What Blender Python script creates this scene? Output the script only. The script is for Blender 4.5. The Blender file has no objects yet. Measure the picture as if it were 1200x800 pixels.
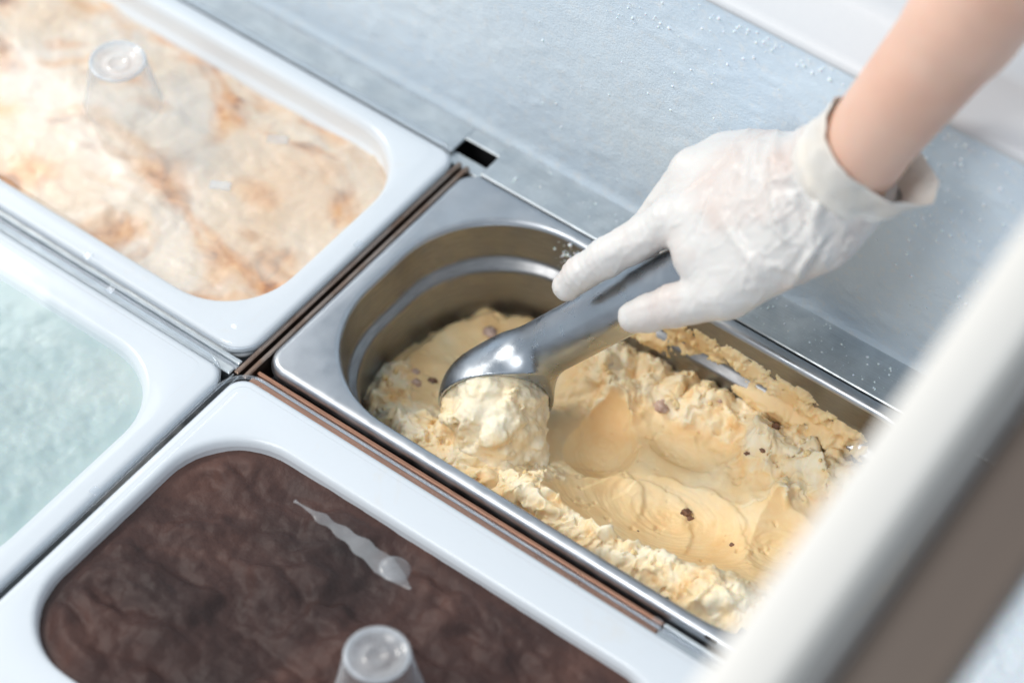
import bpy, math, random
import numpy as np
from mathutils import Matrix, Vector

# ------------------------------------------------------------------ camera, light, exposure
# world unit = metre; most numbers below are millimetres and pass through MM
MM = 0.001
scene = bpy.context.scene
col = scene.collection
rng = np.random.default_rng(7)
random.seed(7)

cam_d = bpy.data.cameras.new('camera')
cam_o = bpy.data.objects.new('camera', cam_d)
col.objects.link(cam_o)
yaw, pitch = 2.22641863, 0.87362368
fwd = Vector((math.cos(pitch)*math.cos(yaw), math.cos(pitch)*math.sin(yaw), -math.sin(pitch)))
right = fwd.cross(Vector((0, 0, 1))).normalized()
upv = right.cross(fwd)
m3 = Matrix((right, upv, -fwd)).transposed()
cam_o.matrix_world = Matrix.Translation((0.72794, -0.73089, 1.23771)) @ m3.to_4x4()
cam_d.sensor_width = 36.0
cam_d.lens = 108.0
cam_d.clip_start = 0.05
cam_d.clip_end = 60.0
cam_d.dof.use_dof = True
cam_d.dof.focus_distance = 1.585
cam_d.dof.aperture_fstop = 3.3
scene.camera = cam_o

world = bpy.data.worlds.new('World')
scene.world = world
world.use_nodes = True
bg = world.node_tree.nodes['Background']
bg.inputs['Color'].default_value = (0.82, 0.91, 1.0, 1)
bg.inputs['Strength'].default_value = 0.78

def area(name, loc, target, size, power, color, size_y=None):
    d = bpy.data.lights.new(name, 'AREA')
    d.energy = power
    d.color = color
    d.size = size
    if size_y:
        d.shape = 'RECTANGLE'
        d.size_y = size_y
    o = bpy.data.objects.new(name, d)
    col.objects.link(o)
    o.location = loc
    v = Vector(target) - Vector(loc)
    o.rotation_euler = v.to_track_quat('-Z', 'Y').to_euler()
    return o

area('window_light', (-1.50, 0.97, 1.69), (0.15, 0.08, 0), 0.40, 3.6, (1.0, 0.98, 0.95))
area('side_light', (-1.75, -0.25, 1.75), (0.15, 0.08, 0), 0.6, 42, (1.0, 0.94, 0.85))
area('wall_fill_light', (-0.4, -1.5, 1.8), (0.15, 0.2, 0.08), 1.0, 30, (1.0, 0.97, 0.93))  # unseen fill lamp, added to brighten the freezer wall

scene.view_settings.view_transform = 'Standard'
scene.view_settings.look = 'None'
scene.view_settings.exposure = -0.38
scene.view_settings.gamma = 1.0
scene.view_settings.use_curve_mapping = False
scene.cycles.use_denoising = True
scene.cycles.max_bounces = 12
scene.cycles.transparent_max_bounces = 16
scene.cycles.caustics_reflective = False
scene.cycles.caustics_refractive = False

# ------------------------------------------------------------------ helpers: noise
def _hash(ix, iy, iz, seed):
    h = (ix.astype(np.uint32)*np.uint32(374761393) + iy.astype(np.uint32)*np.uint32(668265263)
         + iz.astype(np.uint32)*np.uint32(2147483647) + np.uint32((seed*974634777) & 0xffffffff))
    h = (h ^ (h >> np.uint32(13)))*np.uint32(1274126177)
    h = h ^ (h >> np.uint32(16))
    h = h*np.uint32(2246822519)
    h = h ^ (h >> np.uint32(15))
    return h.astype(np.float64)/4294967295.0

def vnoise(x, y, z=None, seed=0):
    """smooth value noise, -1..1"""
    x = np.asarray(x, float); y = np.asarray(y, float)
    z = np.zeros_like(x) if z is None else np.asarray(z, float)
    x = x + 1000.37; y = y + 1000.71; z = z + 1000.13
    ix, iy, iz = np.floor(x).astype(np.int64), np.floor(y).astype(np.int64), np.floor(z).astype(np.int64)
    fx, fy, fz = x-ix, y-iy, z-iz
    fx = fx**3*(fx*(fx*6-15)+10); fy = fy**3*(fy*(fy*6-15)+10); fz = fz**3*(fz*(fz*6-15)+10)
    out = 0
    for dx in (0, 1):
        for dy in (0, 1):
            for dz in (0, 1):
                w = (fx if dx else 1-fx)*(fy if dy else 1-fy)*(fz if dz else 1-fz)
                out = out + w*_hash(ix+dx, iy+dy, iz+dz, seed)
    return out*2-1

def fbm(x, y, z=None, octaves=4, seed=0, gain=0.5):
    a, t, f = 1.0, 0.0, 1.0
    out = 0
    for o in range(octaves):
        out = out + a*vnoise(np.asarray(x)*f, np.asarray(y)*f, None if z is None else np.asarray(z)*f, seed+o*17)
        t += a
        a *= gain
        f *= 2.03
    return out/t

def sstep(a, b, x):
    t = np.clip((x-a)/(b-a), 0, 1)
    return t*t*(3-2*t)

# ------------------------------------------------------------------ helpers: objects
def mesh_obj(name, verts, faces, mat, parent=None, smooth=True, scale=MM):
    me = bpy.data.meshes.new(name)
    v = np.asarray(verts, float)*scale
    me.from_pydata(v.tolist(), [], faces.tolist() if isinstance(faces, np.ndarray) else faces)
    me.update()
    if smooth:
        me.polygons.foreach_set('use_smooth', [True]*len(me.polygons))
    if mat is not None:
        me.materials.append(mat)
    o = bpy.data.objects.new(name, me)
    col.objects.link(o)
    if parent is not None:
        o.parent = parent
        o.matrix_parent_inverse = Matrix.Translation(-parent.location)
    return o

def empty(name, loc=(0, 0, 0)):
    o = bpy.data.objects.new(name, None)
    o.empty_display_size = 0.02
    o.location = Vector(loc)*MM
    col.objects.link(o)
    return o

def tag(o, label=None, cat=None, group=None, kind=None):
    if label: o['label'] = label
    if cat: o['category'] = cat
    if group: o['group'] = group
    if kind: o['kind'] = kind
    return o

def rrect(x0, x1, y0, y1, r, z, n=10, m=6):
    """rounded rectangle ring, counter-clockwise, fixed vertex count"""
    pts = []
    corners = [((x1-r, y0+r), -90), ((x1-r, y1-r), 0), ((x0+r, y1-r), 90), ((x0+r, y0+r), 180)]
    for k, ((cx, cy), a0) in enumerate(corners):
        arc = [(cx+r*math.cos(math.radians(a0+90*i/n)), cy+r*math.sin(math.radians(a0+90*i/n))) for i in range(n+1)]
        pts += arc
        (nx, ny), na = corners[(k+1) % 4]
        s = (nx+r*math.cos(math.radians(na)), ny+r*math.sin(math.radians(na)))
        e = arc[-1]
        for i in range(1, m):
            pts.append((e[0]+(s[0]-e[0])*i/m, e[1]+(s[1]-e[1])*i/m))
    return np.array([(x, y, z) for x, y in pts])

def loft(rings, cap_end=True, cap_start=False):
    n = len(rings[0])
    v = np.concatenate(rings)
    f = []
    for k in range(len(rings)-1):
        a, b = k*n, (k+1)*n
        for i in range(n):
            j = (i+1) % n
            f.append((a+i, a+j, b+j, b+i))
    if cap_end:
        f.append(tuple(range((len(rings)-1)*n, len(rings)*n)))
    if cap_start:
        f.append(tuple(reversed(range(n))))
    return v, f

def box(x0, x1, y0, y1, z0, z1, bev=0.6):
    """bevelled box"""
    b = min(bev, (x1-x0)/3, (y1-y0)/3, (z1-z0)/3)
    rings = []
    for z, i in ((z0, b), (z0+b, 0), (z1-b, 0), (z1, b)):
        rings.append(rrect(x0+i, x1-i, y0+i, y1-i, b*0.9, z, 2, 1))
    return loft(rings, True, True)

def tube(path, radii, seg=12, caps=True):
    path = [Vector(p) for p in path]
    rings = []
    ref = None
    for i, p in enumerate(path):
        t = (path[min(i+1, len(path)-1)]-path[max(i-1, 0)]).normalized()
        if ref is None:
            ref = t.orthogonal().normalized()
        ref = (ref-t*ref.dot(t)).normalized()
        b = t.cross(ref)
        r = radii[i] if hasattr(radii, '__len__') else radii
        rings.append(np.array([tuple(p+(ref*math.cos(2*math.pi*k/seg)+b*math.sin(2*math.pi*k/seg))*r) for k in range(seg)]))
    return loft(rings, caps, caps)

def lathe(prof, cx, cy, seg=48):
    """closed profile [(r,z)...] revolved about a vertical axis"""
    rings = []
    for r, z in prof:
        rings.append(np.array([(cx+r*math.cos(2*math.pi*k/seg), cy+r*math.sin(2*math.pi*k/seg), z) for k in range(seg)]))
    v, f = loft(rings, False)
    return v, f

def merge(parts):
    V, F, o = [], [], 0
    for v, f in parts:
        V.append(np.asarray(v, float))
        F += [tuple(i+o for i in q) for q in f]
        o += len(v)
    return np.concatenate(V), F

# surface nets: closed smooth mesh of the zero level of a sampled distance field
def surface_nets(fn, lo, hi, res):
    lo = np.array(lo, float); hi = np.array(hi, float)
    n = np.ceil((hi-lo)/res).astype(int)+1
    ax = [lo[i]+res*np.arange(n[i]) for i in range(3)]
    X, Y, Z = np.meshgrid(*ax, indexing='ij')
    D = fn(X, Y, Z)
    c = [(i, j, k) for i in (0, 1) for j in (0, 1) for k in (0, 1)]
    def corner(i, j, k):
        return D[i:n[0]-1+i, j:n[1]-1+j, k:n[2]-1+k]
    neg = sum((corner(*q) < 0).astype(int) for q in c)
    act = (neg > 0) & (neg < 8)
    idx = -np.ones(act.shape, int)
    cells = np.argwhere(act)
    idx[act] = np.arange(len(cells))
    acc = np.zeros((len(cells), 3)); cnt = np.zeros(len(cells))
    vals = {q: corner(*q)[act] for q in c}
    for a in c:
        for ax_i in range(3):
            if a[ax_i] == 1: continue
            b = list(a); b[ax_i] = 1; b = tuple(b)
            va, vb = vals[a], vals[b]
            m = (va < 0) != (vb < 0)
            t = np.where(m, va/np.where(m, va-vb, 1), 0)
            pa = np.array(a, float)
            pt = np.repeat(pa[None], len(cells), 0)
            pt[:, ax_i] += t
            acc[m] += pt[m]; cnt[m] += 1
    V = lo+res*(cells+acc/np.maximum(cnt, 1)[:, None])
    F = []
    for d in range(3):
        e1, e2 = (d+1) % 3, (d+2) % 3
        s0 = [slice(None)]*3; s1 = [slice(None)]*3
        s0[d] = slice(0, n[d]-1); s1[d] = slice(1, n[d])
        A, B = D[tuple(s0)] < 0, D[tuple(s1)] < 0
        ch = A != B
        P = np.argwhere(ch)
        ok = (P[:, e1] > 0) & (P[:, e2] > 0) & (P[:, e1] < n[e1]-1) & (P[:, e2] < n[e2]-1)
        P = P[ok]
        def cell(o1, o2):
            Q = P.copy(); Q[:, e1] -= o1; Q[:, e2] -= o2
            return idx[Q[:, 0], Q[:, 1], Q[:, 2]]
        q = np.stack([cell(1, 1), cell(0, 1), cell(0, 0), cell(1, 0)], 1)
        flip = ~A[P[:, 0], P[:, 1], P[:, 2]]
        q[flip] = q[flip][:, ::-1]
        F.append(q)
    F = np.concatenate(F)
    return V, F

def sd_cone(X, Y, Z, a, b, ra, rb):
    """rounded cone (approximate)"""
    a = np.array(a, float); b = np.array(b, float)
    d = b-a; L = d@d
    t = np.clip(((X-a[0])*d[0]+(Y-a[1])*d[1]+(Z-a[2])*d[2])/L, 0, 1)
    return np.sqrt((X-a[0]-t*d[0])**2+(Y-a[1]-t*d[1])**2+(Z-a[2]-t*d[2])**2)-(ra+(rb-ra)*t)

def smin(a, b, k):
    h = np.clip(0.5+0.5*(b-a)/k, 0, 1)
    return b*(1-h)+a*h-k*h*(1-h)

def vnormals(V, F):
    F = np.asarray(F)
    nrm = np.cross(V[F[:, 2]]-V[F[:, 0]], V[F[:, 3]]-V[F[:, 1]])
    N = np.zeros_like(V)
    for k in range(4):
        np.add.at(N, F[:, k], nrm)
    return N/np.maximum(np.linalg.norm(N, axis=1), 1e-9)[:, None]

def seg_dist2(P, a, b):
    a = np.array(a, float); b = np.array(b, float); d = b-a
    t = np.clip(((P-a)@d)/(d@d), 0, 1)
    return np.linalg.norm(P-a-t[:, None]*d, axis=1), t

# ------------------------------------------------------------------ helpers: materials
class Mat:
    def __init__(s, name, color=(0.8, 0.8, 0.8), rough=0.5, metal=0.0, **kw):
        s.m = bpy.data.materials.new(name)
        s.m.use_nodes = True
        s.t = s.m.node_tree
        s.b = s.t.nodes['Principled BSDF']
        s.b.inputs['Base Color'].default_value = (*color, 1)
        s.b.inputs['Roughness'].default_value = rough
        s.b.inputs['Metallic'].default_value = metal
        for k, v in kw.items():
            s.b.inputs[k].default_value = v
        s.co = None
    def node(s, typ, **kw):
        n = s.t.nodes.new(typ)
        for k, v in kw.items():
            setattr(n, k, v)
        return n
    def coord(s):
        if s.co is None:
            g = s.node('ShaderNodeNewGeometry')
            s.co = g.outputs['Position']
        return s.co
    def mapped(s, scale=(1, 1, 1), rot=(0, 0, 0)):
        mp = s.node('ShaderNodeMapping')
        mp.inputs['Scale'].default_value = scale
        mp.inputs['Rotation'].default_value = rot
        s.t.links.new(s.coord(), mp.inputs['Vector'])
        return mp.outputs['Vector']
    def noise(s, scale, detail=4, rough=0.5, dist=0.0, vec=None):
        n = s.node('ShaderNodeTexNoise')
        n.inputs['Scale'].default_value = scale
        n.inputs['Detail'].default_value = detail
        n.inputs['Roughness'].default_value = rough
        n.inputs['Distortion'].default_value = dist
        s.t.links.new(vec or s.coord(), n.inputs['Vector'])
        return n.outputs['Fac']
    def ramp(s, fac, stops):
        r = s.node('ShaderNodeValToRGB')
        els = r.color_ramp.elements
        while len(els) < len(stops):
            els.new(0.5)
        for e, (p, c) in zip(els, stops):
            e.position = p
            e.color = (*c, 1) if len(c) == 3 else c
        s.t.links.new(fac, r.inputs['Fac'])
        return r.outputs['Color']
    def mix(s, fac, a, b):
        n = s.node('ShaderNodeMix', data_type='RGBA')
        for sock, v in ((n.inputs[0], fac), (n.inputs[6], a), (n.inputs[7], b)):
            if hasattr(v, 'is_linked') or hasattr(v, 'links'):
                s.t.links.new(v, sock)
            elif isinstance(v, tuple):
                sock.default_value = (*v, 1)
            else:
                sock.default_value = v
        return n.outputs[2]
    def link(s, out, name):
        s.t.links.new(out, s.b.inputs[name])
        return s
    def bump(s, fac, strength, dist=0.001):
        b = s.node('ShaderNodeBump')
        b.inputs['Strength'].default_value = strength
        b.inputs['Distance'].default_value = dist
        s.t.links.new(fac, b.inputs['Height'])
        if s.b.inputs['Normal'].is_linked:
            s.t.links.new(s.b.inputs['Normal'].links[0].from_socket, b.inputs['Normal'])
        s.t.links.new(b.outputs['Normal'], s.b.inputs['Normal'])
        return s

def steel(name, color, rough, streak=(1, 60, 1), var=0.12, stain=None):
    m = Mat(name, color, rough, 1.0)
    n = m.noise(40, 3, 0.6, vec=m.mapped(streak))
    lo = tuple(c*(1-var) for c in color); hi = tuple(min(1, c*(1+var*0.6)) for c in color)
    c = m.ramp(n, [(0.3, lo), (0.7, hi)])
    if stain:
        f = m.ramp(m.noise(55, 5, 0.65), [(0.45, (0, 0, 0)), (0.7, (1, 1, 1))])
        c = m.mix(f, c, stain)
    m.link(c, 'Base Color')
    r = m.node('ShaderNodeMapRange')
    r.inputs[1].default_value = 0.3; r.inputs[2].default_value = 0.7
    r.inputs[3].default_value = max(0.05, rough-0.08); r.inputs[4].default_value = rough+0.12
    m.t.links.new(m.noise(90, 4), r.inputs[0])
    m.link(r.outputs[0], 'Roughness')
    m.bump(n, 0.08, 0.0004)
    return m

M = {}
# freezer liner: pale blue white coated sheet with frost grain
m = Mat('liner_white_blue', (0.70, 0.79, 0.88), 0.55)
c = m.ramp(m.noise(9, 5, 0.6), [(0.3, (0.68, 0.81, 0.94)), (0.7, (0.77, 0.88, 0.97))])
fr = m.ramp(m.noise(160, 4, 0.7), [(0.52, (0, 0, 0)), (0.72, (1, 1, 1))])
m.link(m.mix(fr, c, (0.80, 0.86, 0.91)), 'Base Color')
m.bump(m.noise(800, 2, 0.6), 0.45, 0.0007).bump(m.noise(150, 4, 0.6), 0.25, 0.002)
M['liner'] = m
m = Mat('liner_cap_white', (0.72, 0.75, 0.79), 0.4)
m.bump(m.noise(250, 4, 0.6), 0.15, 0.001)
M['cap'] = m
m = Mat('ice_frost', (0.86, 0.91, 0.95), 0.45, **{'Subsurface Weight': 0.3, 'Subsurface Scale': 0.002})
M['frost'] = m
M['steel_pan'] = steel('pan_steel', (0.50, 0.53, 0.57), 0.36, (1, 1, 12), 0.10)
M['steel_in'] = steel('pan_inner_shade_steel', (0.29, 0.295, 0.305), 0.36, (3, 3, 40), 0.16)  # same pan steel, darkened to paint in the shade of the basin
M['ledge'] = steel('ledge_steel', (0.60, 0.645, 0.675), 0.40, (1, 30, 1), 0.10, (0.70, 0.75, 0.78))
M['divider'] = steel('brown_reflection_steel', (0.36, 0.29, 0.25), 0.36, (30, 1, 1), 0.25, (0.26, 0.16, 0.11))  # brown reflections of the surroundings painted into the base colour
M['ruddy'] = steel('warm_reflection_strip', (0.46, 0.25, 0.17), 0.35, (1, 30, 1), 0.2)  # warm orange reflection put into the colour of the steel
M['scoop'] = steel('cast_aluminium', (0.46, 0.50, 0.55), 0.29, (1, 1, 1), 0.10)
M['scoop'].bump(M['scoop'].noise(60, 4, 0.6), 0.12, 0.002)
M['dark'] = Mat('dark_well', (0.02, 0.02, 0.022), 0.6)
m = Mat('white_melamine', (0.80, 0.84, 0.88), 0.28, **{'Coat Weight': 0.2})
sm = m.ramp(m.noise(26, 6, 0.7, 0.6), [(0.60, (0, 0, 0)), (0.78, (0.5, 0.5, 0.5))])
m.link(m.mix(sm, (0.80, 0.84, 0.88), (0.80, 0.74, 0.66)), 'Base Color')
m.bump(m.noise(30, 3), 0.05, 0.002)
M['white'] = m

# clear lids: thin polycarbonate
def clear(name, haze, tint=(0.97, 0.985, 1.0), rough=0.04, wav=0.25, edge=0.0, ior=1.5):
    m = Mat(name)
    t = m.t
    for n in list(t.nodes):
        if n.type == 'BSDF_PRINCIPLED':
            t.nodes.remove(n)
    out = [n for n in t.nodes if n.type == 'OUTPUT_MATERIAL'][0]
    tr = m.node('ShaderNodeBsdfTransparent'); tr.inputs[0].default_value = (*tint, 1)
    df = m.node('ShaderNodeBsdfDiffuse'); df.inputs[0].default_value = (0.85, 0.9, 0.95, 1)
    gl = m.node('ShaderNodeBsdfGlossy'); gl.inputs['Roughness'].default_value = rough
    fz = m.node('ShaderNodeFresnel')
    ge = m.node('ShaderNodeNewGeometry')
    io = m.node('ShaderNodeMapRange')          # thin sheet: the same index from both sides
    io.inputs[3].default_value = ior; io.inputs[4].default_value = 1/ior
    t.links.new(ge.outputs['Backfacing'], io.inputs[0]); t.links.new(io.outputs[0], fz.inputs[0])
    mh = m.node('ShaderNodeMixShader'); mh.inputs[0].default_value = haze
    hz = m.node('ShaderNodeMapRange')
    hz.inputs[1].default_value = 0.35; hz.inputs[2].default_value = 0.75
    hz.inputs[3].default_value = haze*0.5; hz.inputs[4].default_value = haze*1.8
    t.links.new(m.noise(22, 5, 0.6), hz.inputs[0])
    lw = m.node('ShaderNodeLayerWeight'); lw.inputs[0].default_value = 0.5
    pw = m.node('ShaderNodeMath', operation='POWER'); pw.inputs[1].default_value = 3.0
    sc_ = m.node('ShaderNodeMath', operation='MULTIPLY'); sc_.inputs[1].default_value = edge
    ad = m.node('ShaderNodeMath', operation='ADD', use_clamp=True)
    t.links.new(lw.outputs['Facing'], pw.inputs[0]); t.links.new(pw.outputs[0], sc_.inputs[0])
    t.links.new(sc_.outputs[0], ad.inputs[0]); t.links.new(hz.outputs[0], ad.inputs[1])
    t.links.new(ad.outputs[0], mh.inputs[0])
    mg = m.node('ShaderNodeMixShader')
    bp = m.node('ShaderNodeBump')
    bp.inputs['Strength'].default_value = wav; bp.inputs['Distance'].default_value = 0.002
    t.links.new(m.noise(28, 2, 0.5), bp.inputs['Height'])
    t.links.new(bp.outputs[0], gl.inputs['Normal'])
    t.links.new(bp.outputs[0], fz.inputs['Normal'])
    t.links.new(tr.outputs[0], mh.inputs[1]); t.links.new(df.outputs[0], mh.inputs[2])
    t.links.new(fz.outputs[0], mg.inputs[0])
    t.links.new(mh.outputs[0], mg.inputs[1]); t.links.new(gl.outputs[0], mg.inputs[2])
    t.links.new(mg.outputs[0], out.inputs['Surface'])
    return m
M['lid'] = clear('clear_lid_plastic', 0.055, rough=0.07, edge=0.25, wav=0.16)
M['lid_clean'] = clear('clearer_lid_plastic', 0.004, ior=1.3, rough=0.08, edge=0.25)
M['knob'] = clear('clear_knob_plastic', 0.03, edge=0.85, rough=0.03, wav=0.1)

def cream(name, stops, nscale, rough=0.42, sss=0.35, scale=0.004, dist=0.0, radius=(1.0, 0.55, 0.25), detail=5):
    m = Mat(name, (0.8, 0.7, 0.5), rough, **{'Subsurface Weight': sss, 'Subsurface Scale': scale})
    m.b.inputs['Subsurface Radius'].default_value = radius
    m.link(m.ramp(m.noise(nscale, detail, 0.6, dist), stops), 'Base Color')
    return m
m = cream('vanilla_cream', [(0.30, (0.80, 0.53, 0.25)), (0.48, (0.88, 0.70, 0.42)), (0.66, (0.93, 0.84, 0.66))], 30, rough=0.52, sss=0.4, scale=0.005, radius=(1.0, 0.6, 0.3))
at = m.node('ShaderNodeAttribute', attribute_name='torn')
dense = m.ramp(m.noise(26, 5, 0.6), [(0.32, (0.88, 0.58, 0.27)), (0.52, (0.94, 0.70, 0.39)), (0.70, (0.96, 0.79, 0.53))])
airy = m.ramp(m.noise(60, 5, 0.6), [(0.30, (0.88, 0.55, 0.24)), (0.43, (0.95, 0.74, 0.45)), (0.62, (0.98, 0.86, 0.66))])
m.link(m.mix(at.outputs['Fac'], dense, airy), 'Base Color')
m.bump(m.noise(420, 4, 0.65), 0.18, 0.0012)
M['vanilla'] = m
m = cream('pale_vanilla_cream', [(0.30, (0.90, 0.58, 0.27)), (0.42, (0.96, 0.77, 0.50)), (0.62, (0.98, 0.88, 0.70))], 34, rough=0.5, sss=0.4, scale=0.005, radius=(1.0, 0.7, 0.4))
m.bump(m.noise(380, 4, 0.65), 0.35, 0.0012)
M['ball'] = m
m = cream('caramel_swirl_cream', [(0.3, (0.78, 0.60, 0.43)), (0.7, (0.84, 0.73, 0.60))], 20, 0.4, 0.2, 0.003, 0.5)
pale = m.ramp(m.noise(8, 2, 0.5, 1.2), [(0.3, (0.82, 0.58, 0.38)), (0.5, (0.84, 0.68, 0.52)), (0.7, (0.86, 0.77, 0.67))])
swirl = m.ramp(m.noise(9, 3, 0.5, 3.0), [(0.46, (0, 0, 0)), (0.58, (0.6, 0.6, 0.6)), (0.66, (1, 1, 1))])
syrup = m.ramp(m.noise(30, 3, 0.55, 1.5), [(0.32, (0.26, 0.09, 0.035)), (0.45, (0.66, 0.29, 0.10)), (0.60, (0.84, 0.48, 0.22))])
m.link(m.mix(swirl, pale, syrup), 'Base Color')
m.bump(m.noise(60, 3, 0.5), 0.15, 0.004)
M['caramel'] = m
m = cream('chocolate_cream', [(0.30, (0.018, 0.006, 0.004)), (0.5, (0.052, 0.019, 0.013)), (0.7, (0.12, 0.050, 0.034))], 10, 0.55, 0.0, 0.002, 0.8)
m.b.inputs['Specular IOR Level'].default_value = 0.3
m.bump(m.noise(110, 4, 0.55), 0.4, 0.004)
M['chocolate'] = m
m = cream('mint_cream', [(0.3, (0.40, 0.54, 0.54)), (0.5, (0.50, 0.61, 0.60)), (0.7, (0.60, 0.66, 0.62))], 9, 0.45, 0.2, 0.003, 0.6)
m.bump(m.noise(90, 5, 0.6), 0.2, 0.003)
M['mint'] = m
m = cream('nut_brown', [(0.35, (0.10, 0.045, 0.025)), (0.6, (0.24, 0.12, 0.07))], 300, 0.5, 0.1, 0.001)
M['nut'] = m
m = cream('biscuit_mauve', [(0.35, (0.46, 0.30, 0.24)), (0.65, (0.70, 0.54, 0.46))], 300, 0.5, 0.2, 0.001)
M['biscuit'] = m
m = Mat('latex_white', (0.84, 0.85, 0.84), 0.42, **{'Subsurface Weight': 0.35, 'Subsurface Scale': 0.004, 'Sheen Weight': 0.15})
m.b.inputs['Subsurface Radius'].default_value = (1.0, 0.7, 0.55)
m.link(m.ramp(m.noise(24, 3, 0.5), [(0.32, (0.70, 0.61, 0.57)), (0.52, (0.74, 0.725, 0.71))]), 'Base Color')
m.bump(m.noise(1200, 2), 0.12, 0.0003).bump(m.noise(90, 4, 0.55, 0.6), 0.22, 0.002)
M['latex'] = m
m = Mat('latex_cuff_cream', (0.86, 0.83, 0.72), 0.42, **{'Subsurface Weight': 0.35, 'Subsurface Scale': 0.004})
m.b.inputs['Subsurface Weight'].default_value = 0.15
m.b.inputs['Subsurface Radius'].default_value = (1.0, 0.8, 0.6)
m.link(m.ramp(m.noise(30, 3), [(0.3, (0.82, 0.76, 0.67)), (0.6, (0.80, 0.78, 0.75))]), 'Base Color')
m.bump(m.noise(80, 4, 0.55, 0.4), 0.25, 0.002)
M['cuff'] = m
m = Mat('skin', (0.72, 0.45, 0.32), 0.45, **{'Subsurface Weight': 0.5, 'Subsurface Scale': 0.006})
m.b.inputs['Subsurface Radius'].default_value = (1.0, 0.4, 0.22)
m.link(m.ramp(m.noise(25, 4), [(0.3, (0.74, 0.46, 0.35)), (0.7, (0.80, 0.56, 0.45))]), 'Base Color')
m.bump(m.noise(900, 3, 0.6), 0.15, 0.0004)
M['skin'] = m
M['rail'] = Mat('rail_white_lacquer', (0.82, 0.80, 0.76), 0.35)
M['rail_lip'] = Mat('rail_grey_aluminium', (0.62, 0.61, 0.59), 0.45, 0.3)
M['rail_seal'] = Mat('seal_brown_rubber', (0.17, 0.13, 0.105), 0.6)
M['knob_top'] = clear('frosted_knob_plastic', 0.34, rough=0.15, wav=0.3, edge=0.4)
M['film'] = clear('glare_nub_film', 0.17, rough=0.2, wav=0.4)  # whitish film for the painted lid glare; also used on the nubs
MT = {k: v.m for k, v in M.items()}

# ------------------------------------------------------------------ setting
WALL_Y = 206.0
def grid_mesh(us, vs, fn):
    U, V = np.meshgrid(us, vs, indexing='ij')
    P = fn(U, V)
    nu, nv = len(us), len(vs)
    i = np.arange(nu*nv).reshape(nu, nv)
    F = np.stack([i[:-1, :-1], i[1:, :-1], i[1:, 1:], i[:-1, 1:]], -1).reshape(-1, 4)
    return P.reshape(-1, 3), F

def wall_fn(U, V):
    y = WALL_Y+0.5*fbm(U/60, V/60, None, 3, 3)-0.5*np.maximum(0, fbm(U/9, V/9, None, 4, 5)-0.1)*2
    # bottom seam of the liner rolls forward a little
    y = y-2.0*np.exp(-((V+4)/5.0)**2)
    return np.stack([U, y, V], -1)
v, f = grid_mesh(np.linspace(-520, 760, 420), np.linspace(-8, 178, 80), wall_fn)
tag(mesh_obj('freezer_wall', v, f, MT['liner']), kind='structure')
# rounded top lip of the wall and the flat capping behind it
rings_x = np.linspace(-520, 760, 60)
prof = [(WALL_Y+0.4, 178.3), (WALL_Y-1.2, 179.5), (WALL_Y-1.4, 182), (WALL_Y+0.6, 184.5), (WALL_Y+4, 186),
        (WALL_Y+30, 188), (WALL_Y+31, 190.5), (WALL_Y+40, 192), (WALL_Y+420, 196)]
U = np.array([[(x, y+0.4*fbm(np.array([x/40.]), np.array([k*3.]), None, 2, 9)[0], z) for k, (y, z) in enumerate(prof)] for x in rings_x])
nu, nv = U.shape[:2]
i = np.arange(nu*nv).reshape(nu, nv)
F = np.stack([i[:-1, :-1], i[1:, :-1], i[1:, 1:], i[:-1, 1:]], -1).reshape(-1, 4)
tag(mesh_obj('freezer_wall_capping', U.reshape(-1, 3), F, MT['cap']), kind='structure')
# steel ledge with a notch between the two columns of pans
notch = [(-520, -17), (8, 760)]
parts = [box(-520, -17, 182.5, WALL_Y+2, -7, -4), box(8, 760, 176.5, WALL_Y+2, -7, -1.5)]
parts.append(box(-17, 8, 195, WALL_Y+2, -6.0, -4.0))
v, f = merge(parts)
tag(mesh_obj('steel_ledge', v, f, MT['ledge'], smooth=False), kind='structure')
v, f = box(-17.5, 8.5, 177.5, 186.5, -14, -7.5)
tag(mesh_obj('steel_ledge_tab', v, f, MT['ledge'], smooth=False), kind='structure')
v, f = box(-520, 760, WALL_Y-3, WALL_Y+6, -180, -9)  # near black lining added so the ledge notch shows as deep shade
tag(mesh_obj('added_notch_shade_lining', v, f, MT['dark'], smooth=False), kind='structure')
v, f = box(-520, 760, -420, WALL_Y+4, -190, -180)
tag(mesh_obj('freezer_floor', v, f, MT['dark'], smooth=False), kind='structure')

# divider bars: steel rails, two with painted reflections, that carry the pan flanges
def divider(name, x0, x1, y0, y1, along, label, mat='divider', ztop=-7):
    root = empty(name, ((x0+x1)/2, (y0+y1)/2, -22))
    if along == 'y':
        mid = (x0+x1)/2
        v, f = merge([box(x0, mid-1.2, y0, y1, -22, ztop), box(mid+1.2, x1, y0, y1, -22, ztop)])
        v2, f2 = box(mid-1.2, mid+1.2, y0, y1, -22, ztop-6)
    else:
        mid = y0+(y1-y0)*0.60
        v, f = merge([box(x0, x1, y0, mid-1.5, -22, ztop), box(x0, x1, mid+1.5, y1, -22, ztop)])
        v2, f2 = box(x0, x1, mid-1.5, mid+1.5, -22, ztop-2)
    mesh_obj('bar', v, f, MT[mat], root, smooth=False)
    mesh_obj('slot', v2, f2, MT['dark' if along == 'y' else 'steel_pan'], root, smooth=False)
    tag(root, label, 'divider bar')
    return root
divider('divider_bar', -8.6, -0.4, -11.8, 178, 'y', 'narrow steel bar with a brown reflection painted in, between the caramel tub and the open steel pan', 'divider', -3)
divider('divider_bar', 0.5, 262, -11.6, -2.0, 'x', 'copper coloured divider bar with a warm reflection painted in, between the open steel pan and the chocolate tub', 'ruddy', -5)
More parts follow.
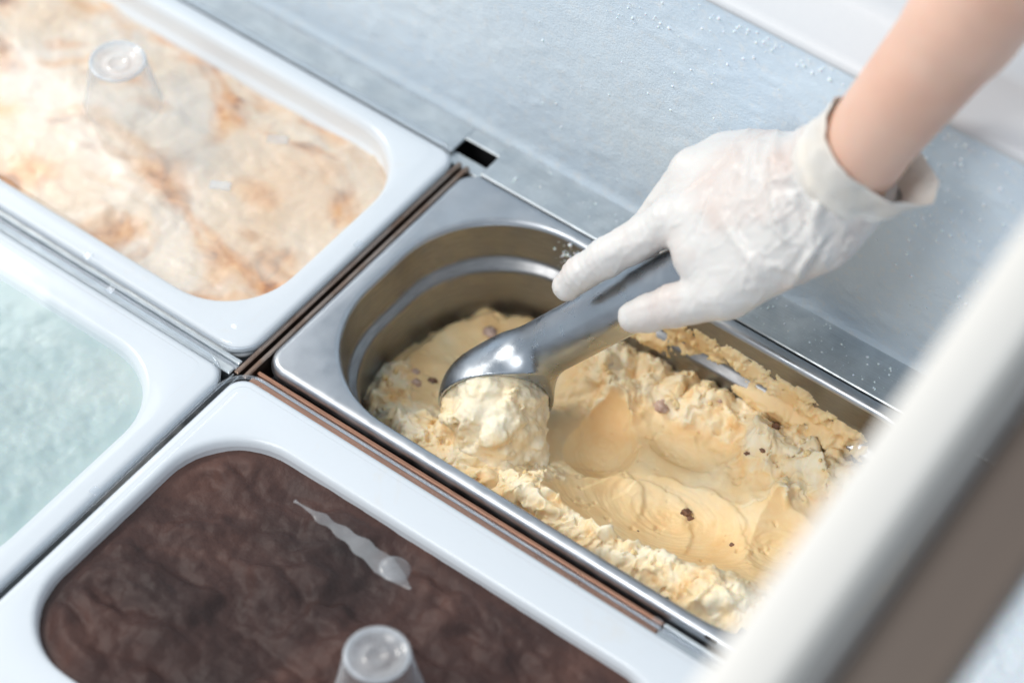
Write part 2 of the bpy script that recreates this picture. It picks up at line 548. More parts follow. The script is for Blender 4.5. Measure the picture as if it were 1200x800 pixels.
divider('divider_bar', 262.5, 353, -11.6, -2.0, 'x', 'short pale steel end piece of the bar between steel pan and chocolate tub', 'ledge', -5)
divider('divider_bar', -338, -9.4, -14.6, -3.6, 'x', 'pale steel divider bar between the caramel tub and the mint tub', 'ledge', -3)
divider('divider_bar', -8.6, -4.5, -234, -12.5, 'y', 'narrow steel bar between the mint tub and the chocolate tub', 'ledge', -4)
divider('divider_bar', 353.5, 364, -215, 178, 'y', 'steel bar beyond the far end of the open steel pan', 'ledge', -8)

# ------------------------------------------------------------------ open steel pan
OX0, OX1, OY0, OY1 = 11.0, 341.0, 6.5, 169.0      # opening
def inner_ring(ins, z, r=66):
    return rrect(OX0+ins, OX1-ins, OY0+ins, OY1-ins, r-ins*0.6, z, 20, 8)
pan = empty('steel_pan', (176, 88, -120))
tag(pan, 'open stainless steel pan of vanilla ice cream with no lid', 'pan')
outer = lambda ins, z: rrect(ins, 352-ins, ins, 176-ins, max(3, 13-ins), z, 20, 8)
rim = [outer(1.2, -9.5), outer(0.3, -8.5), outer(0, -7), outer(0.1, -4.5), outer(0.9, -2.0), outer(2.2, -0.6), outer(3.6, -0.1), outer(4.6, 0.0)]
top = inner_ring(-1.2, 0.0)
rim += [outer(4.6, 0)*0.5+top*0.5, top, inner_ring(0.2, -0.3), inner_ring(1.4, -1.4), inner_ring(2.0, -3.2)]
v, f = loft(rim, False)
mesh_obj('rim', v, f, MT['steel_pan'], pan)
wall = [inner_ring(2.0, -3.2), inner_ring(2.3, -8), inner_ring(3.2, -25), inner_ring(3.6, -27), inner_ring(5.0, -28.6), inner_ring(7.8, -30.2),
        inner_ring(8.8, -31.6), inner_ring(9.2, -34), inner_ring(12.0, -100), inner_ring(14, -108), inner_ring(22, -114)]
v, f = loft(wall, True)
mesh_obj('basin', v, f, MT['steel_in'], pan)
v, f = loft([rrect(-a+287, a+287, 1.0-b, 1.0+b, b*0.95, z, 3, 1) for a, b, z in ((3.4, 1.0, -2.2), (3.4, 1.0, -1.0))], True)
mesh_obj('rim_notch', v, f, MT['dark'], pan)

# ------------------------------------------------------------------ vanilla ice cream in the steel pan
def sd_rrect(X, Y, x0, x1, y0, y1, r):
    cx, cy = (x0+x1)/2, (y0+y1)/2
    qx = np.abs(X-cx)-((x1-x0)/2-r); qy = np.abs(Y-cy)-((y1-y0)/2-r)
    return np.sqrt(np.maximum(qx, 0)**2+np.maximum(qy, 0)**2)+np.minimum(np.maximum(qx, qy), 0)-r

def ice_height(X, Y):
    """returns height and roughness (0 smooth scraped, 1 torn and crumbly)"""
    base = -60+9*sstep(70, 220, X)+20*sstep(95, 15, Y)*sstep(30, 150, X)+8*sstep(120, 20, Y)
    base = base+9*sstep(215, 270, X)
    Z = base+3.0*fbm(X/26, Y/26, None, 3, 21)
    torn = -0.15+0*X
    P = np.stack([X.ravel(), Y.ravel()], 1)
    def ridge(ax, ay, bx, by, w, h, s):
        nonlocal Z, torn
        d, t = seg_dist2(P, (ax, ay), (bx, by))
        d = d.reshape(X.shape)
        d = d*(1+0.45*fbm(X/12, Y/12, None, 3, s))
        k = np.exp(-(d/w)**2)
        Z = Z+h*k
        torn = np.maximum(torn, k*1.3-0.15)
    ridge(118, 140, 142, 122, 11, 16, 31)
    ridge(150, 141, 215, 147, 10, 12, 32)
    ridge(120, 158, 235, 160, 9, 13, 39)
    ridge(225, 138, 290, 150, 15, 15, 33)
    ridge(300, 60, 310, 120, 16, 12, 40)
    ridge(160, 38, 310, 34, 15, 11, 34)
    ridge(238, 66, 250, 116, 7, 11, 35)
    ridge(60, 40, 140, 40, 18, 5, 36)
    ridge(30, 60, 60, 40, 12, 2, 37)
    R = sstep(-0.05, 0.45, torn+0.25*fbm(X/14, Y/14, None, 3, 38))
    def carve(cx, cy, cz, rad, stretch=(1, 1), ang=0.0, wob=1.2, s=1):
        nonlocal Z, R
        ca, sa = math.cos(ang), math.sin(ang)
        u = ((X-cx)*ca+(Y-cy)*sa)/stretch[0]; w = (-(X-cx)*sa+(Y-cy)*ca)/stretch[1]
        d2 = u*u+w*w
        inside = d2 < rad*rad
        S = cz-np.sqrt(np.maximum(rad*rad-d2, 0))+wob*fbm(X/20, Y/20, None, 2, s)
        k = Z-S+1.2*fbm(X/7, Y/7, None, 3, s+3)
        m = inside & (k > 0)
        S = S+0.5*fbm(np.sqrt(d2)/2.2, (np.arctan2(w, u))*1.5, None, 3, s+9)       # fine drag marks round the scoop path
        R = np.where(m, R*(1-sstep(0.0, 3.5, k)), R)
        Z = np.where(m, np.minimum(S, Z), Z)
    carve(60, 112, 30, 92, (1.0, 0.75), 0.2, 0.9, 41)         # flat scraped area at the left end
    carve(205, 82, 44, 100, (1.1, 0.62), 0.12, 0.7, 42)       # broad smooth shelf in the middle
    carve(150, 98, -22, 42, (0.72, 0.80), 0.5, 0.6, 43)       # deeper trough left by the scoop
    carve(186, 118, -26, 30, (1.3, 0.55), 0.0, 0.6, 46)
    carve(266, 96, -11, 38, (1.0, 0.85), 0.3, 0.5, 44)        # bowl shaped scoop mark at right
    # thin curl edges left by the scoop on the smooth shelf
    for cx, cy, rr, h in ((196, 58, 34, 1.5), (218, 66, 40, 1.2), (170, 66, 24, 1.6)):
        d = np.hypot(X-cx, Y-cy)-rr*(1+0.14*fbm(X/14, Y/14, None, 3, int(cx)))
        Z = Z+h*np.where(d < 0, np.exp(-(d/7.0)**2), np.exp(-(d/1.3)**2))*sstep(cy-4, cy+14, Y)
    return Z, R

def ice_cream():
    xs = np.arange(8, 345, 0.7); ys = np.arange(3, 173, 0.7)
    X, Y = np.meshgrid(xs, ys, indexing='ij')
    Z, R = ice_height(X, Y)
    wx = X+4*fbm(X/15, Y/15, None, 2, 61); wy = Y+4*fbm(X/15, Y/15, None, 2, 62)
    n1 = np.abs(fbm(wx/19, wy/19, None, 5, 51, 0.5))
    n2 = fbm(X/5, Y/5, None, 4, 52, 0.5)
    Z = Z+R*(11.0*n1+1.3*n2-1.5)+(1-R)*(0.30*fbm(X/6, Y/6, None, 3, 53))
    pit = fbm(X/5.5, Y/5.5, None, 3, 54)
    Z = Z-R*3.0*sstep(0.34, 0.55, pit)-(1-R)*1.2*sstep(0.5, 0.62, pit)
    # the surface sinks at the wall
    sd = sd_rrect(X, Y, OX0+9.5, OX1-9.5, OY0+9.5, OY1-9.5, 60)
    edge = sstep(-9, 0, sd+3.5*fbm(X/8, Y/8, None, 3, 55))
    Z = Z-edge*np.where((Y > 100) & (X < 110), 12, 6)*(0.6+0.8*fbm(X/22, Y/22, None, 2, 56))
    # push sideways so torn parts overhang
    amp = 3.4*R
    DX = amp*fbm(X/7, Y/7, Z/7, 3, 57); DY = amp*fbm(X/7, Y/7, Z/7, 3, 58)
    P = np.stack([X+DX, Y+DY, Z], -1).reshape(-1, 3)
    nu, nv = X.shape
    i = np.arange(nu*nv).reshape(nu, nv)
    F = np.stack([i[:-1, :-1], i[1:, :-1], i[1:, 1:], i[:-1, 1:]], -1).reshape(-1, 4)
    keep = (sd.reshape(-1)[F] < 1.2).all(1)
    F = F[keep]
    used = np.unique(F)
    mp = -np.ones(len(P), int); mp[used] = np.arange(len(used))
    return P[used], mp[F], (X, Y, Z, R, sd), R.reshape(-1)[used]
P, F, (GX, GY, GZ, GR, GSD), TORN = ice_cream()
ice = empty('vanilla_ice_cream', (162, 88, -100))
tag(ice, 'half emptied pale yellow vanilla ice cream, scraped and crumbly, inside the open steel pan', 'ice cream')
o = mesh_obj('scraped_mass', P, F, MT['vanilla'], ice)
o.data.attributes.new('torn', 'FLOAT', 'POINT').data.foreach_set('value', TORN.astype(np.float32))

def surf_z(x, y):
    i = int(np.clip(round((x-8)/0.7), 0, GX.shape[0]-1)); j = int(np.clip(round((y-3)/0.7), 0, GX.shape[1]-1))
    return GZ[i, j]

# ico sphere template for lumps
import bmesh
bm = bmesh.new(); bmesh.ops.create_icosphere(bm, subdivisions=3, radius=1.0)
ICO_V = np.array([v.co[:] for v in bm.verts]); ICO_F = [tuple(v.index for v in f.verts) for f in bm.faces]; bm.free()
bm = bmesh.new(); bmesh.ops.create_icosphere(bm, subdivisions=1, radius=1.0)
ICO1_V = np.array([v.co[:] for v in bm.verts]); ICO1_F = [tuple(v.index for v in f.verts) for f in bm.faces]; bm.free()

def lump(c, r, seed, amp=0.35, freq=1.6, tpl=None, squash=(1, 1, 1)):
    V0, F0 = tpl or (ICO_V, ICO_F)
    n = fbm(V0[:, 0]*freq+seed*3.1, V0[:, 1]*freq, V0[:, 2]*freq, 3, seed)
    V = V0*(1+amp*n*1.6)[:, None]*np.array(squash)*r+np.array(c)
    return V, F0

# crumbs torn loose on the rough ridges
parts = []
ok = np.argwhere((GR > 0.85) & (GSD < -6))
pick = ok[rng.choice(len(ok), 130, replace=False)]
for k, (i, j) in enumerate(pick):
    r = 0.4+1.5*rng.random()**2.5
    parts.append(lump((GX[i, j], GY[i, j], GZ[i, j]+r*0.3), r, k, 0.5, 1.5, (ICO1_V, ICO1_F) if r < 1.2 else None))
v, f = merge(parts)
tag(mesh_obj('crumbs', v, f, MT['vanilla'], ice), kind='stuff')

# nuts and biscuit pieces: (x, y, radius, material)
for k, (x, y, r, mt) in enumerate([(212, 90, 2.9, 'nut'), (215.2, 88.6, 2.2, 'nut'), (210.6, 88.4, 1.3, 'nut'), (222, 130, 2.2, 'nut'),
        (229, 133, 1.7, 'nut'), (200, 63, 0.9, 'nut'), (52, 128, 4.6, 'biscuit'), (62, 132, 3.4, 'biscuit'), (44, 73, 3.6, 'biscuit'), (50, 80, 3.0, 'nut'),
        (39, 79, 2.8, 'biscuit'), (164, 134, 5.0, 'biscuit'), (226, 150, 2.4, 'nut'), (245, 84, 1.6, 'nut'), (190, 150, 2.0, 'biscuit')]):
    v, f = lump((x, y, surf_z(x, y)-r*0.12), r*0.9, 200+k, 0.35, 2.2, squash=(1, 0.85, 0.6))
    mesh_obj('nut_piece' if mt == 'nut' else 'biscuit_piece', v, f, MT[mt], ice)

# smear stuck to the far basin wall
def smear():
    xs = np.arange(112, 286, 0.7); zs = np.arange(-66, -6, 0.7)
    X, Z = np.meshgrid(xs, zs, indexing='ij')
    ywall = np.where(Z > -28, 169-2.3-(-Z)*0.035, np.where(Z > -32, 169-3.6-5.2*(-28-Z)/4, 169-9-(-Z-32)*0.04))
    shape = np.full(X.shape, -1.0)
    for cx, cz, rx, rz in ((160, -22, 34, 9), (195, -20, 34, 9), (228, -26, 26, 13), (243, -40, 22, 16), (258, -30, 16, 10), (212, -34, 22, 9), (135, -34, 20, 7)):
        shape = np.maximum(shape, 1-np.sqrt(((X-cx)/rx)**2+((Z-cz)/rz)**2))
    t = shape*4.5+1.9*fbm(X/9, Z/6, None, 5, 71, 0.6)-0.35
    t = t-2.2*sstep(0.25, 0.45, fbm(X/6, Z/4, None, 3, 73))
    th = np.where(t > 0, 0.25+np.minimum(t, 1.4)*1.1+np.maximum(t, 0)*0.8*np.maximum(0, fbm(X/4, Z/4, None, 4, 72))*2.2+1.6*sstep(220, 245, X)*np.minimum(t, 1.5), -1.5)
    P = np.stack([X, ywall-th, Z], -1).reshape(-1, 3)
    nu, nv = X.shape
    i = np.arange(nu*nv).reshape(nu, nv)
    F = np.stack([i[:-1, :-1], i[1:, :-1], i[1:, 1:], i[:-1, 1:]], -1).reshape(-1, 4)
    F = F[(th.reshape(-1)[F] > -1).any(1)]
    used = np.unique(F); mp = -np.ones(len(P), int); mp[used] = np.arange(len(used))
    return P[used], mp[F]
v, f = smear()
mesh_obj('wall_smear', v, f, MT['vanilla'], ice)
v, f = lump((41, 157.5, -44), 4.2, 301, 0.6, 1.8, squash=(1.0, 0.35, 0.8))
mesh_obj('wall_smear', v, f, MT['ball'], ice)

# ------------------------------------------------------------------ scoop
S = np.array([99.1, 72.7, -30.0])                       # centre of the bowl
NRM = np.array([0.60, -0.78, -0.17]); NRM = NRM/np.linalg.norm(NRM)   # the bowl opens this way
HA = np.array([101.7, 92.4, -12.0]); HB = np.array([162.6, 117.4, 62.2]); HC = np.array([210.0, 136.0, 115.0])
def scoop_sdf(X, Y, Z):
    h = np.minimum(sd_cone(X, Y, Z, HA, HB, 15.6, 15.6), sd_cone(X, Y, Z, HB, HC, 15.6, 13.0))
    ds = np.sqrt((X-S[0])**2+(Y-S[1])**2+(Z-S[2])**2)
    o = smin(h, ds-30.5, 16)
    o = np.maximum(o, -(ds-28.6))
    pl = (X-S[0])*NRM[0]+(Y-S[1])*NRM[1]+(Z-S[2])*NRM[2]-1.0
    return np.maximum(o, pl)
v, f = surface_nets(scoop_sdf, (60, 36, -70), (232, 152, 130), 1.0)
sc = empty('ice_cream_scoop', tuple(S))
tag(sc, 'one piece cast aluminium ice cream scoop held in the gloved hand', 'scoop')
ax = (HB-HA)/np.linalg.norm(HB-HA)
side = (v-HA)@ax
fc = side[f].mean(1)
def sub(mask):
    ff = f[mask]; used = np.unique(ff); mp = -np.ones(len(v), int); mp[used] = np.arange(len(used))
    return v[used], mp[ff]
a, b = sub(fc < 14); mesh_obj('bowl', a, b, MT['scoop'], sc)
a, b = sub(fc >= 14); mesh_obj('handle', a, b, MT['scoop'], sc)

# ice cream rolled up in the bowl
def ball_sdf(X, Y, Z):
    d = np.sqrt((X-S[0])**2+(Y-S[1])**2+(Z-S[2])**2)-28.0
    for off, r in (((6, -8, -3), 27), ((14, -17, -12), 21), ((20, -26, -22), 14), ((-6, -10, -14), 21), ((22, -10, -14), 17), ((2, -22, -18), 16), ((26, -24, -24), 14), ((12, -16, -22), 17), ((-6, -8, -22), 18), ((-16, 0, -24), 13)):
        c = S+np.array(off, float)
        d = smin(d, np.sqrt((X-c[0])**2+(Y-c[1])**2+(Z-c[2])**2)-r, 5)
    # stay inside the bowl behind its opening
    pl = (X-S[0])*NRM[0]+(Y-S[1])*NRM[1]+(Z-S[2])*NRM[2]
    inside = np.sqrt((X-S[0])**2+(Y-S[1])**2+(Z-S[2])**2)-28.2
    n = 7.0*fbm(X/16, Y/16, Z/16, 5, 81, 0.55)-7.0*np.abs(fbm(X/18+4, Y/18, Z/12, 4, 83))+2.0
    d = d+n*sstep(-4, 5, pl)
    return np.where(pl < 0, np.maximum(d, inside), d)
v, f = surface_nets(ball_sdf, (60, 15, -84), (156, 112, 8), 0.9)
o = mesh_obj('ice_cream_ball', v, f, MT['ball'])
tag(o, 'freshly curled white ball of vanilla ice cream in the mouth of the scoop', 'ice cream')

# ------------------------------------------------------------------ gloved hand and forearm
ARM = [((232, 166, 150), 23.5), ((246.9, 164.9, 180.1), 23.5), ((275.6, 195.2, 257.3), 28), ((306, 221, 337), 35)]
BONES = [  # a, b, ra, rb
    ((238, 158, 148), (163.1, 134, 103.5), 18, 11.5),      # index metacarpal
    ((236, 165, 148), (157, 160, 111), 18, 11.5),          # middle metacarpal
    ((236, 170, 146), (164, 178, 113), 17, 11),            # ring metacarpal
    ((236, 174, 146), (178, 189, 114), 16, 10),            # little finger metacarpal
    ((238, 145, 132), (208.8, 116.1, 95.4), 18, 13),       # thumb metacarpal
    ((232, 152, 132), (188, 126, 100), 19, 15),            # palm
    ((224, 165, 132), (182, 152, 100), 18, 14),
]
FING = [
    [((163.1, 133, 102), 11.2), ((140.8, 109.5, 80), 9.6), ((131.7, 101.5, 69.5), 8.6), ((126.7, 97.0, 60), 7.6)],      # index
    [((157, 160, 111), 11.0), ((141, 143, 69), 9.4), ((142, 138, 37), 8.6), ((154, 136, 28), 7.8)],                     # middle
    [((164, 178, 113), 10.5), ((145, 172, 71), 9.2), ((150, 160, 46), 8.4), ((170, 146, 45), 7.6)],                     # ring
    [((178, 189, 114), 9.6), ((161, 188, 73), 8.4), ((169, 171, 58), 7.8), ((187, 152, 66), 7.0)],                      # little
    [((208.8, 116.1, 95.4), 13), ((185.4, 106.8, 77.7), 10.6), ((174, 101.5, 68.5), 9.2), ((167, 99.0, 63.0), 8.2)],    # thumb
]
def hand_sdf(X, Y, Z, off=0.0, arm=True, bones=True):
    d = None
    for a, b, ra, rb in BONES:
        q = sd_cone(X, Y, Z, a, b, ra, rb)
        d = q if d is None else smin(d, q, 15)
    for ch in FING:
        for (a, ra), (b, rb) in zip(ch[:-1], ch[1:]):
            q = sd_cone(X, Y, Z, a, b, ra, rb)
            d = smin(d, q, 3.2)
    wr = None
    for (a, ra), (b, rb) in zip(ARM[:-1] if arm else ARM[:1], ARM[1:] if arm else ARM[1:2]):
        q = sd_cone(X, Y, Z, a, b, ra, rb)
        wr = q if wr is None else smin(wr, q, 6)
    d = smin(d, wr, 14)
    return d-off
WAX = np.array([246.9-232, 164.9-166, 180.1-150.0]); WAX = np.array([0.33, 0.05, 0.943]); WAX = WAX/np.linalg.norm(WAX)
WC = np.array([238.0, 163.5, 158.0])
# body: forearm and the hand inside the glove as one surface
lo, hi = (100, 70, 26), (350, 265, 345)
v, f = surface_nets(lambda X, Y, Z: hand_sdf(X, Y, Z, -2.2), lo, hi, 2.6)
body = mesh_obj('person', v, f, MT['skin'])
tag(body, 'bare forearm of a person reaching over the freezer wall, hand in a white glove', 'person')
# glove: the same hand, cut at the wrist, with stretch folds
def glove_sdf(X, Y, Z):
    d = hand_sdf(X, Y, Z, 0.0, False)
    t = (X-WC[0])*WAX[0]+(Y-WC[1])*WAX[1]+(Z-WC[2])*WAX[2]
    d = d-2.2*sstep(-40, 0, t)
    return np.maximum(d, t-5)
v, f = surface_nets(glove_sdf, (100, 70, 26), (285, 215, 186), 1.1)
N = vnormals(v, f)
# hand frame: e1 from wrist to knuckles, e2 across the back of the hand
E3 = np.array([0.30, -0.45, 0.84]); E3 /= np.linalg.norm(E3)
E1 = np.array([-0.72, -0.30, -0.55]); E1 = E1-E3*(E1@E3); E1 /= np.linalg.norm(E1)
E2 = np.cross(E3, E1)
O = np.array([205.0, 145.0, 125.0])
q = np.stack([(v-O)@E1, (v-O)@E2], 1)
face = sstep(-0.1, 0.5, N@E3)
disp = np.zeros(len(v))
FOLDS = [((0, -34), (7, -10), 2.6, -1.8), ((-17, -37), (-8, -5), 2.0, 2.6), ((-8, -5), (-9, 20), 2.2, 2.4), ((-16, -2), (-24, 27), 2.4, -2.2),
         ((16, 1), (3, 35), 3.0, 1.6), ((-19, 30), (-6, 42), 2.2, 1.8), ((-32, -7), (-20, 26), 2.4, 2.4), ((18, -17), (33, 7), 0.9, -0.8),
         ((-7, -34), (3, -3), 2.0, 1.6), ((-39, 12), (-16, 38), 2.6, -2.0), ((12, 5), (7, 22), 2.4, -1.4), ((-30, -2), (-37, 23), 2.2, 2.0),
         ((34, -18), (16, -26), 1.8, 0.8), ((-34, 18), (-12, 34), 2.0, 2.0), ((-24, -36), (-14, -14), 2.4, -1.6)]
for a, b, w, h in FOLDS:
    d, t = seg_dist2(q, a, b)
    d = d+1.2*fbm(q[:, 0]/6, q[:, 1]/6, None, 2, 91)
    disp += 1.35*face*h*np.exp(-(d/w)**2)*np.sin(np.clip(t*0.9+0.1, 0, 1)*math.pi)**0.5
# fine stretch wrinkles round the index finger and thumb joints
for c, dr in ((np.array([140.8, 109.5, 80]), np.array([-0.62, -0.55, -0.56])), (np.array([131.7, 101.5, 69.5]), np.array([-0.5, -0.5, -0.7])), (np.array([160, 130, 100.]), np.array([-0.6, -0.5, -0.6])),
              (np.array([185.4, 106.8, 77.7]), np.array([-0.75, -0.3, -0.58]))):
    s_ = (v-c)@(dr/np.linalg.norm(dr)); r_ = np.linalg.norm(v-c, axis=1)
    disp += 0.22*np.sin(s_*1.5+1.5*fbm(v[:, 0]/6, v[:, 1]/6, v[:, 2]/6, 2, 93))*np.exp(-(r_/13)**2)
disp += 0.9*np.maximum(0, fbm(q[:, 0]/16, q[:, 1]/7, v[:, 2]/30, 3, 94))
# tight thin creases of stretched latex, running from the thumb root and the cuff over the back of the hand
ra, rb = q[:, 0]*0.80+q[:, 1]*0.60, -q[:, 0]*0.60+q[:, 1]*0.80
cre = np.maximum(0, 1-np.abs(fbm(ra/26+2, rb/8, v[:, 2]/40, 3, 95, 0.45))*7)
near_cuff = sstep(30, -25, q[:, 0])
disp += face*cre*(0.35+0.9*near_cuff)
cre = np.maximum(0, 1-np.abs(fbm(q[:, 0]/9+5, q[:, 1]/24, v[:, 2]/40, 2, 96, 0.45))*8)
disp += face*cre*0.8*near_cuff
v = v+N*disp[:, None]
glove = mesh_obj('glove', v, f, MT['latex'], body)
# cuff: loose rolled band round the wrist
def cuff():
    a = np.cross(WAX, [0, 0, 1.0]); a /= np.linalg.norm(a)
    U1 = np.array([1.0, 0, 0])-WAX*WAX[0]; U1 /= np.linalg.norm(U1)
    U2 = np.cross(WAX, U1)
    rings = []
    n = 72
    # t along wrist axis, mean radius, flare of the loose side
    prof = [(-4, 25.0, 0), (2, 26.2, 1.5), (6, 26.7, 3), (7.6, 27.1, 4), (8.4, 27.2, 4.2), (9.2, 26.7, 4.2), (10, 26.0, 4), (14, 25.3, 5), (20, 24.8, 8), (26, 24.3, 11), (30, 24.1, 13.5),
            (30.2, 23.95, 13.5), (30, 23.8, 13.4), (22, 24.2, 8), (12, 25.0, 3)]
    for t, r, fl in prof:
        th = np.arange(n)/n*2*math.pi
        loose = np.exp(-((np.angle(np.exp(1j*(th-LOOSE)))/0.6)**2))
        wob = 0.5*np.sin(3*th+0.7)+0.6*np.sin(5*th+t*0.10)+0.45*np.sin(9*th-t*0.2)+0.35*np.sin(14*th+t*0.25)
        wob = wob*(0.5+2.2*loose)+0.9*np.maximum(0, np.sin(7*th+0.16*t))**3*min(1, max(0, t)/8)+0.8*fbm(th*4, np.full(n, t/9.0), None, 2, 97)*min(1, max(0, t)/8)
        rr = r+fl*loose*1.25+wob*min(1, max(0, t)/16)
        tt = t+7.5*np.cos(th-LOOSE)*TILT*min(1, max(0, t)/10)+1.2*np.sin(4*th+1)*max(0, t)/28
        C = WC+WAX*(t*1.0)
        ac = np.array([246.9, 164.9, 180.1])
        pts = WC[None]+np.array([1.6, 1.2, 0.0])[None]*max(0, t)/30+WAX[None]*tt[:, None]+U1[None]*(np.cos(th)*rr)[:, None]+U2[None]*(np.sin(th)*rr)[:, None]
        rings.append(pts)
    return loft(rings, False)
LOOSE, TILT = 0.25, -1.0
v, f = cuff()
mesh_obj('cuff', v, f, MT['cuff'], glove)

# ------------------------------------------------------------------ lidded white tubs
def heightfield(x0, x1, y0, y1, r, z0, amp, rough, seed, step=1.5, extra=None, level=1.0):
    xs = np.arange(x0-6, x1+6, step); ys = np.arange(y0-6, y1+6, step)
    X, Y = np.meshgrid(xs, ys, indexing='ij')
    Z = z0+amp*fbm(X/45, Y/45, None, 3, seed)+rough*fbm(X/9, Y/9, None, 5, seed+5, 0.6)
    if extra is not None:
        Z = extra(X, Y, Z)
    sd = sd_rrect(X, Y, x0, x1, y0, y1, r)
    lv = sstep(-13, -1, sd)*level
    Z = Z*(1-lv)+(z0+0.5*fbm(X/12, Y/12, None, 2, seed+9))*lv
    P = np.stack([X, Y, Z], -1).reshape(-1, 3)
    nu, nv = X.shape
    i = np.arange(nu*nv).reshape(nu, nv)
    F = np.stack([i[:-1, :-1], i[1:, :-1], i[1:, 1:], i[:-1, 1:]], -1).reshape(-1, 4)
    F = F[(sd.reshape(-1)[F] < 3.5).all(1)]
    used = np.unique(F); mp = -np.ones(len(P), int); mp[used] = np.arange(len(used))
    return P[used], mp[F]

def tub(x0, y0, label, w=326, d=182, ins=(11, 16, 15, 12), r=44):
    """white tub; ins = flange widths left, right, near, far"""
    x1, y1 = x0+w, y0+d
    root = empty('white_tub', ((x0+x1)/2, (y0+y1)/2, -110))
    tag(root, label, 'tub', 'white tubs with clear lids')
    out = lambda i, z: rrect(x0+i, x1-i, y0+i, y1-i, max(2, 11-i), z, 12, 6)
    inn = lambda i, z: rrect(x0+ins[0]+i, x1-ins[1]-i, y0+ins[2]+i, y1-ins[3]-i, r-i*0.6, z, 12, 6)
    rings = [out(2, -8), out(0.4, -7), out(0, -5), out(0.2, -2.5), out(1.2, -0.8), out(2.8, -0.1), out(4, 0), out(4, 0)*0.4+inn(-2.5, 0)*0.6, inn(-2.5, 0), inn(-0.8, -0.5), inn(0.6, -2), inn(1.4, -4.5)]
    v, f = loft(rings, False)
    mesh_obj('rim', v, f, MT['white'], root)
    v, f = loft([inn(1.4, -4.5), inn(2.0, -14), inn(2.6, -15.2), inn(4.6, -16.2), inn(5.2, -18), inn(10, -100), inn(20, -106)], True)
    mesh_obj('basin', v, f, MT['white'], root)
    return (x0, x1, y0, y1, ins, r)

def lid(geo, label, knob_shift=(0, 0), nubs=(), mat='lid'):
    x0, x1, y0, y1, ins, r = geo
    cx, cy = (x0+x1)/2+knob_shift[0], (y0+y1)/2+knob_shift[1]
    root = empty('clear_lid', (cx, cy, 1))
    tag(root, label, 'lid', 'clear lids on the white tubs')
    out = lambda i, z: rrect(x0-2+i, x1+2-i, y0-2+i, y1+2-i, max(2, 18-i), z, 12, 6)
    rings = [out(0.9, -3.5), out(0, -3.2), out(0, 1.5), out(0.3, 3.2), out(1.4, 4.4), out(3, 4.8), out(9, 4.9), out(10, 5.2), out(11, 6.6), out(12.5, 7.2), out(15, 7.4)]
    v, f = loft(rings, True)
    mesh_obj('panel', v, f, MT[mat], root)
    # thicker bead round the outer edge
    bead = [tuple(p) for p in out(0.2, 1.0)]
    v, f = tube(bead+[bead[0]], 0.9, 6, False)
    mesh_obj('edge_bead', v, f, MT['knob'], root)
    z = 7.4
    prof = [(22, z), (22.2, z+1.5), (21, z+5), (18.5, z+18), (16.2, z+30), (15.2, z+32.5), (13.6, z+33.6), (11.6, z+33.0), (10.4, z+31.6), (6.5, z+31.0), (6.0, z+31.6), (5.2, z+31.6), (4.8, z+31.0), (0.2, z+30.8)]
    v, f = lathe(prof[:7], cx, cy)
    kn = mesh_obj('knob', v, f, MT['knob'], root)
    v, f = lathe(prof[6:], cx, cy)
    mesh_obj('knob_top', v, f, MT['knob_top'], kn)
    v, f = tube([(cx+14.8*math.cos(k/40*2*math.pi), cy+14.8*math.sin(k/40*2*math.pi), z+32.8) for k in range(41)], 1.3, 8, False)
    mesh_obj('knob_bead', v, f, MT['knob_top'], kn)
    for (nx, ny, a) in nubs:
        v, f = box(-6, 6, -3, 3, z-0.2, z+2.2, 1.0)
        ca, sa = math.cos(a), math.sin(a)
        v = np.stack([nx+v[:, 0]*ca-v[:, 1]*sa, ny+v[:, 0]*sa+v[:, 1]*ca, v[:, 2]], 1)
        mesh_obj('nub', v, f, MT['film'], root, smooth=False)
    # moulding gates on the rim
    for (gx, gy) in ((x1+1.2, cy), (cx+80, y1+1.0), (cx+60, y0-1.0)):
        v, f = box(gx-2.5, gx+2.5, gy-2.5, gy+2.5, 4.4, 6.2, 0.6)
        mesh_obj('nub', v, f, MT['knob'], root, smooth=False)
    return root

def contents(name, geo, z0, amp, rough, seed, mat, label, extra=None, step=1.5, level=0.9):
    x0, x1, y0, y1, ins, r = geo
    i = 2.2 if z0 > -15 else 5.5
    v, f = heightfield(x0+ins[0]+i, x1-ins[1]-i, y0+ins[2]+i, y1-ins[3]-i, r-2, z0, amp, rough, seed, step, extra, level)
    o = mesh_obj(name, v, f, MT[mat])
    tag(o, label, 'ice cream')
    return o

g = tub(-335, -3, 'white tub filled with caramel swirl ice cream beside the wall')
lid(g, 'clear lid on the caramel swirl tub, with two small moulded nubs', (-6, 3), ((-91, 121.5, 0.5), (-93.2, 76.1, 0.5)))
def car_extra(X, Y, Z):
    return Z-8*sstep(135, 168, Y+6*fbm(X/15, Y/15, None, 3, 7))+2.5*np.abs(fbm(X/22, Y/16, None, 4, 8))
contents('caramel_ice_cream', g, -11, 4.0, 1.6, 101, 'caramel', 'cream coloured ice cream with orange brown caramel swirls under a clear lid', car_extra, level=0.0)
g = tub(-335, -221, 'white tub filled with pale mint ice cream', d=206, ins=(11, 16, 15, 20))
lid(g, 'clear lid on the pale mint tub')
contents('mint_ice_cream', g, -9, 4.0, 2.0, 111, 'mint', 'smooth pale mint green ice cream under a clear lid')
g = tub(-4, -234, 'white tub filled with dark chocolate ice cream in front of the steel pan', d=222, ins=(11, 16, 28, 25))
lid(g, 'clear lid on the chocolate tub, with lamp glare modelled as a frosty white streak', (24, -3), mat='lid_clean')
